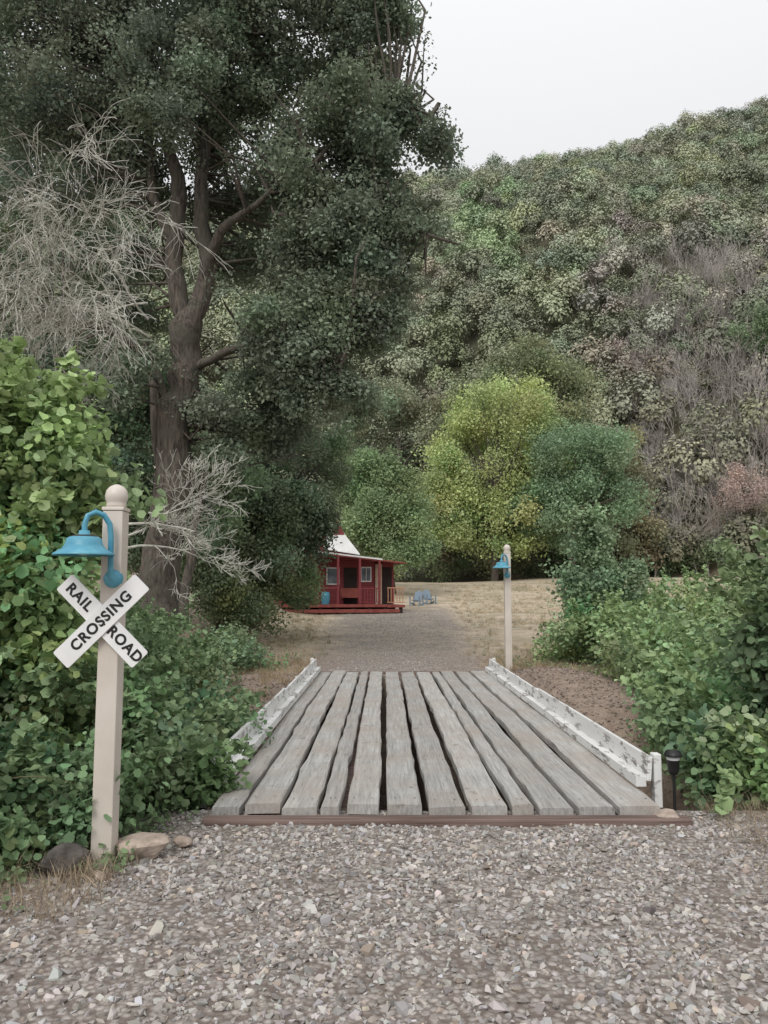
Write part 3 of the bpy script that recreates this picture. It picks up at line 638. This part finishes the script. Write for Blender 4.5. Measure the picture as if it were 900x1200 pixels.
# ---------------- near bushes
T_iv=lin(100,121,82)
left_low=[(-2.35,5.3,.22,.75,.45,.36,36),(-1.75,6.3,.2,.5,.55,.36,32),(-2.8,6.2,.45,.9,.7,.55,36),(-2.0,7.6,.2,.6,.9,.45,32),(-3.3,8.0,.6,1.1,1.1,.7,36),(-2.6,9.6,.25,.7,1.2,.55,32),(-3.1,4.9,.4,.8,.5,.6,32),
 (-3.7,11,.6,1.3,1.5,.7,32),(-3.2,12.8,.3,.7,1.3,.4,22),(-4.6,13.5,.5,1.2,1.5,.6,28),(-5.8,15,.6,1.2,1.5,.6,22),(-3.2,16.5,.4,.7,1.2,.45,20),(-2.2,4.75,.1,.45,.3,.2,16)]
crown('bramble_bush',left_low,18,C_near,1.05,T_iv,.5,ground=True,hue=.12,shell=.4,gain=1.65)
shoots('bramble_canes',left_low[:8],170,T_iv*1.1)
gv=[(-3.05,6.3,2.7,.72,.5,.66,42),(-2.95,6.1,1.7,.62,.45,.8,42),(-3.9,6.8,2.5,1.0,.6,.95,30),(-2.6,6.4,2.25,.38,.35,.4,13),(-3.0,5.9,.95,.6,.4,.6,24)]
crown('grape_vine',gv,16,C_vine,1.0,lin(124,145,92),.5,hue=.12,shell=.4,gain=1.55)
shoots('grape_tendrils',gv,110,lin(132,152,96),L=(.2,.5),sc=(.9,1.7),gain=1.6)
right_low=[(3.1,6.7,.1,.45,.5,.36,28),(3.4,7.8,.15,.6,.9,.5,36),(3.85,9.6,.35,.8,1.2,.55,36),(4.5,12,.45,1.0,1.5,.65,40),(5.2,9.5,.6,1.3,1.6,.75,36),(5.2,15,.55,1.2,1.8,.72,38),(4.6,18.2,.55,.9,1.4,.65,30),
 (7.2,13,.7,1.8,2.5,.8,42),(7.2,18,.8,1.9,2.5,.85,38),(10,16,1.0,2.4,3,.95,38),(10.5,23,1.0,3,3,1.1,36),(3.8,6.1,.2,.5,.5,.4,22),(6.2,22,.8,1.5,2,.9,26)]
crown('blackberry_bush',right_low,19,C_near,1.25,lin(112,136,90),.48,ground=True,hue=.12,shell=.4,gain=1.6)
shoots('blackberry_canes',right_low,240,lin(122,144,94),L=(.35,.8),sc=(.9,1.7),gain=1.6)
cv=[(3.6,6.9,1.3,.5,.5,.7,34),(3.85,7.3,.8,.6,.6,.6,26),(3.95,7.1,1.9,.4,.4,.45,12)]
crown('climbing_vine',cv,17,C_near,1.25,lin(98,116,80),.45,hue=.08,shell=.3,gain=1.6)
shoots('climbing_vine_shoots',cv,50,lin(108,126,84))
crown('sapling',[(5.0,19.2,1.9,.75,.7,.9,22),(5.1,19.2,3.0,.4,.4,.8,14),(5.9,19.5,1.7,.8,.7,.7,16)],13,C_near,1.4,lin(108,130,96),.42,hue=.05)

V=[];Fc=[]
for k in range(8):
    a=P(rng.uniform(130,190),rng.uniform(300,430),14); d=P(rng.uniform(0,80),rng.uniform(240,370),13)-a; grow(V,Fc,a,d/np.linalg.norm(d)+rng.normal(size=3)*.12,1.5,.022,4,5,.5,-.05,6,4,.16,.0042,.72)
mesh_obj('dead_branch',V,Fc,M_dead)
V=[];Fc=[]
for k in range(4):
    a=P(150,600+k*14,10.5); d=P(300,575+k*18,10)-a; grow(V,Fc,a,d,1.0,.018,4,5,.5,.03,5,4,.16,.003,.6)
mesh_obj('dead_branch',V,Fc,M_dead)

# ---------------- grass
def tuft(name,seed,nb=26,h=.25,w=.006,spread=.1,lean=.5):
    r=np.random.default_rng(seed); V=[];F_=[]
    for k in range(nb):
        a=r.uniform(0,6.28); d=np.array([math.cos(a),math.sin(a),0]); p=np.array([r.normal()*spread,r.normal()*spread,-.02]); hh=h*r.uniform(.5,1.2); le=lean*r.uniform(.2,1)
        s=np.array([-d[1],d[0],0])*w; m_=p+np.array([0,0,hh*.6])+d*le*hh*.3; t=p+np.array([0,0,hh])+d*le*hh
        i=len(V); V+= [p-s,p+s,m_+s*.8,m_-s*.8,t]; F_+=[(i,i+1,i+2,i+3),(i+3,i+2,i+4)]
    return mesh_obj(name,V,F_,M_leafn,link=False)
C_grass=coll('grass_tufts',[tuft(f'tuft_{i}',i) for i in range(5)])
C_thin=coll('thin_grass_tufts',[tuft(f'thin_tuft_{i}',40+i,14,.16,.0022,.09,1.2) for i in range(5)])
n=8500; y=17+52*rng.random(n)**1.3; x=rng.uniform(-.28,.5,n)*y*.9; d=np.abs(x-road_c(y)); ok=(d>1.5+.045*(y-16)+rng.random(n)*1.2)&(x>-6)&~((x<1.6)&(y>37.5)&(y<50))&(noi(x*.6,y*.3,6)>-.45); x,y=x[ok],y[ok]
tt=rng.random(len(x))[:,None]; tn=lin(160,144,116)*(1-tt)+lin(196,180,150)*tt; gsel=rng.random(len(x))<.2; tn[gsel]=lin(124,126,90)
scatter('dry_meadow_grass',np.stack([x,y,H(x,y)],1),C_grass,tn,rng.uniform(.35,.85,len(x))*(.5+y*.01),gain=1.2)
pts=[];
def strip(x0,x1,y0,y1,n): 
    x=rng.uniform(x0,x1,n); y=rng.uniform(y0,y1,n); pts.append(np.stack([x,y,H(x,y)],1))
strip(2.3,4,15,19,160); strip(-3.2,-1.6,15.5,19,160); strip(-2.2,-1.5,10,15.5,70)
p=np.concatenate(pts); tt=rng.random(len(p))[:,None]
scatter('roadside_grass',p,C_grass,lin(140,120,92)*(1-tt)+lin(182,164,130)*tt,rng.uniform(.25,.7,len(p)),gain=1.2)
pts=[]; strip(2.3,3.4,4.4,6.2,200); strip(-2.7,-1.5,4.0,5.0,160); strip(-1.85,-1.5,4.55,4.85,30); strip(1.9,3.2,3.5,5,30)
p=np.concatenate(pts); tt=rng.random(len(p))[:,None]
scatter('thin_dry_grass',p,C_thin,lin(128,110,88)*(1-tt)+lin(176,158,130)*tt,rng.uniform(.4,1.0,len(p)),gain=1.2)
pts=[]; strip(2.7,4.0,15,18.5,60); strip(-1.75,-1.35,5.6,9.5,70); strip(-2.3,-1.5,4.7,5.7,60); strip(2.3,2.8,6.5,9,26); strip(-2.9,-1.9,4.0,4.8,26); strip(-3.6,-2,16,20,60)
p=np.concatenate(pts); scatter('roadside_weeds',p+np.array([0,0,.05]),C_near,T_iv,rng.uniform(.3,.8,len(p)),gain=1.6)

# ---------------- light, world, camera
w=bpy.data.worlds.new('World'); S.world=w; w.use_nodes=True; n=w.node_tree.nodes; l=w.node_tree.links
bg=n['Background']; sk=N(n,'ShaderNodeTexSky',sky_type='NISHITA'); sk.sun_disc=False; sk.sun_elevation=math.radians(42); sk.sun_rotation=math.radians(200); sk.dust_density=6; sk.air_density=1.5
hs=N(n,'ShaderNodeHueSaturation'); hs.inputs['Saturation'].default_value=.15; l.new(sk.outputs[0],hs.inputs['Color'])
c=mixc(n,l,.9,hs.outputs[0],np.array([8.8,8.85,9.05]))
tc=N(n,'ShaderNodeTexCoord'); sx=N(n,'ShaderNodeSeparateXYZ'); l.new(tc.outputs['Generated'],sx.inputs[0])
ma=N(n,'ShaderNodeMapRange'); l.new(sx.outputs[2],ma.inputs[0]); ma.inputs[1].default_value=0; ma.inputs[2].default_value=1; ma.inputs[3].default_value=.64; ma.inputs[4].default_value=1.48
vs=N(n,'ShaderNodeVectorMath',operation='SCALE'); l.new(c,vs.inputs[0]); l.new(ma.outputs[0],vs.inputs['Scale'])
l.new(vs.outputs[0],bg.inputs[0]); bg.inputs[1].default_value=.1
su=bpy.data.lights.new('sun','SUN'); su.energy=1.5; su.angle=math.radians(25); su.color=(1,.97,.93)
so=bpy.data.objects.new('sun',su); S.collection.objects.link(so)
az=math.radians(200); el=math.radians(42); dv=Vector((math.sin(az)*math.cos(el),math.cos(az)*math.cos(el),math.sin(el))); so.rotation_euler=dv.to_track_quat('Z','Y').to_euler()
cam=bpy.data.cameras.new('camera'); co=bpy.data.objects.new('camera',cam); S.collection.objects.link(co)
cam.sensor_fit='VERTICAL'; cam.sensor_height=24; cam.lens=12/(600/F); cam.clip_end=2000; cam.clip_start=.05
co.location=(0,0,CAMZ); co.rotation_euler=(math.pi/2+PITCH,0,0); S.camera=co
S.view_settings.view_transform='Standard'; S.view_settings.look='None'; S.view_settings.exposure=0
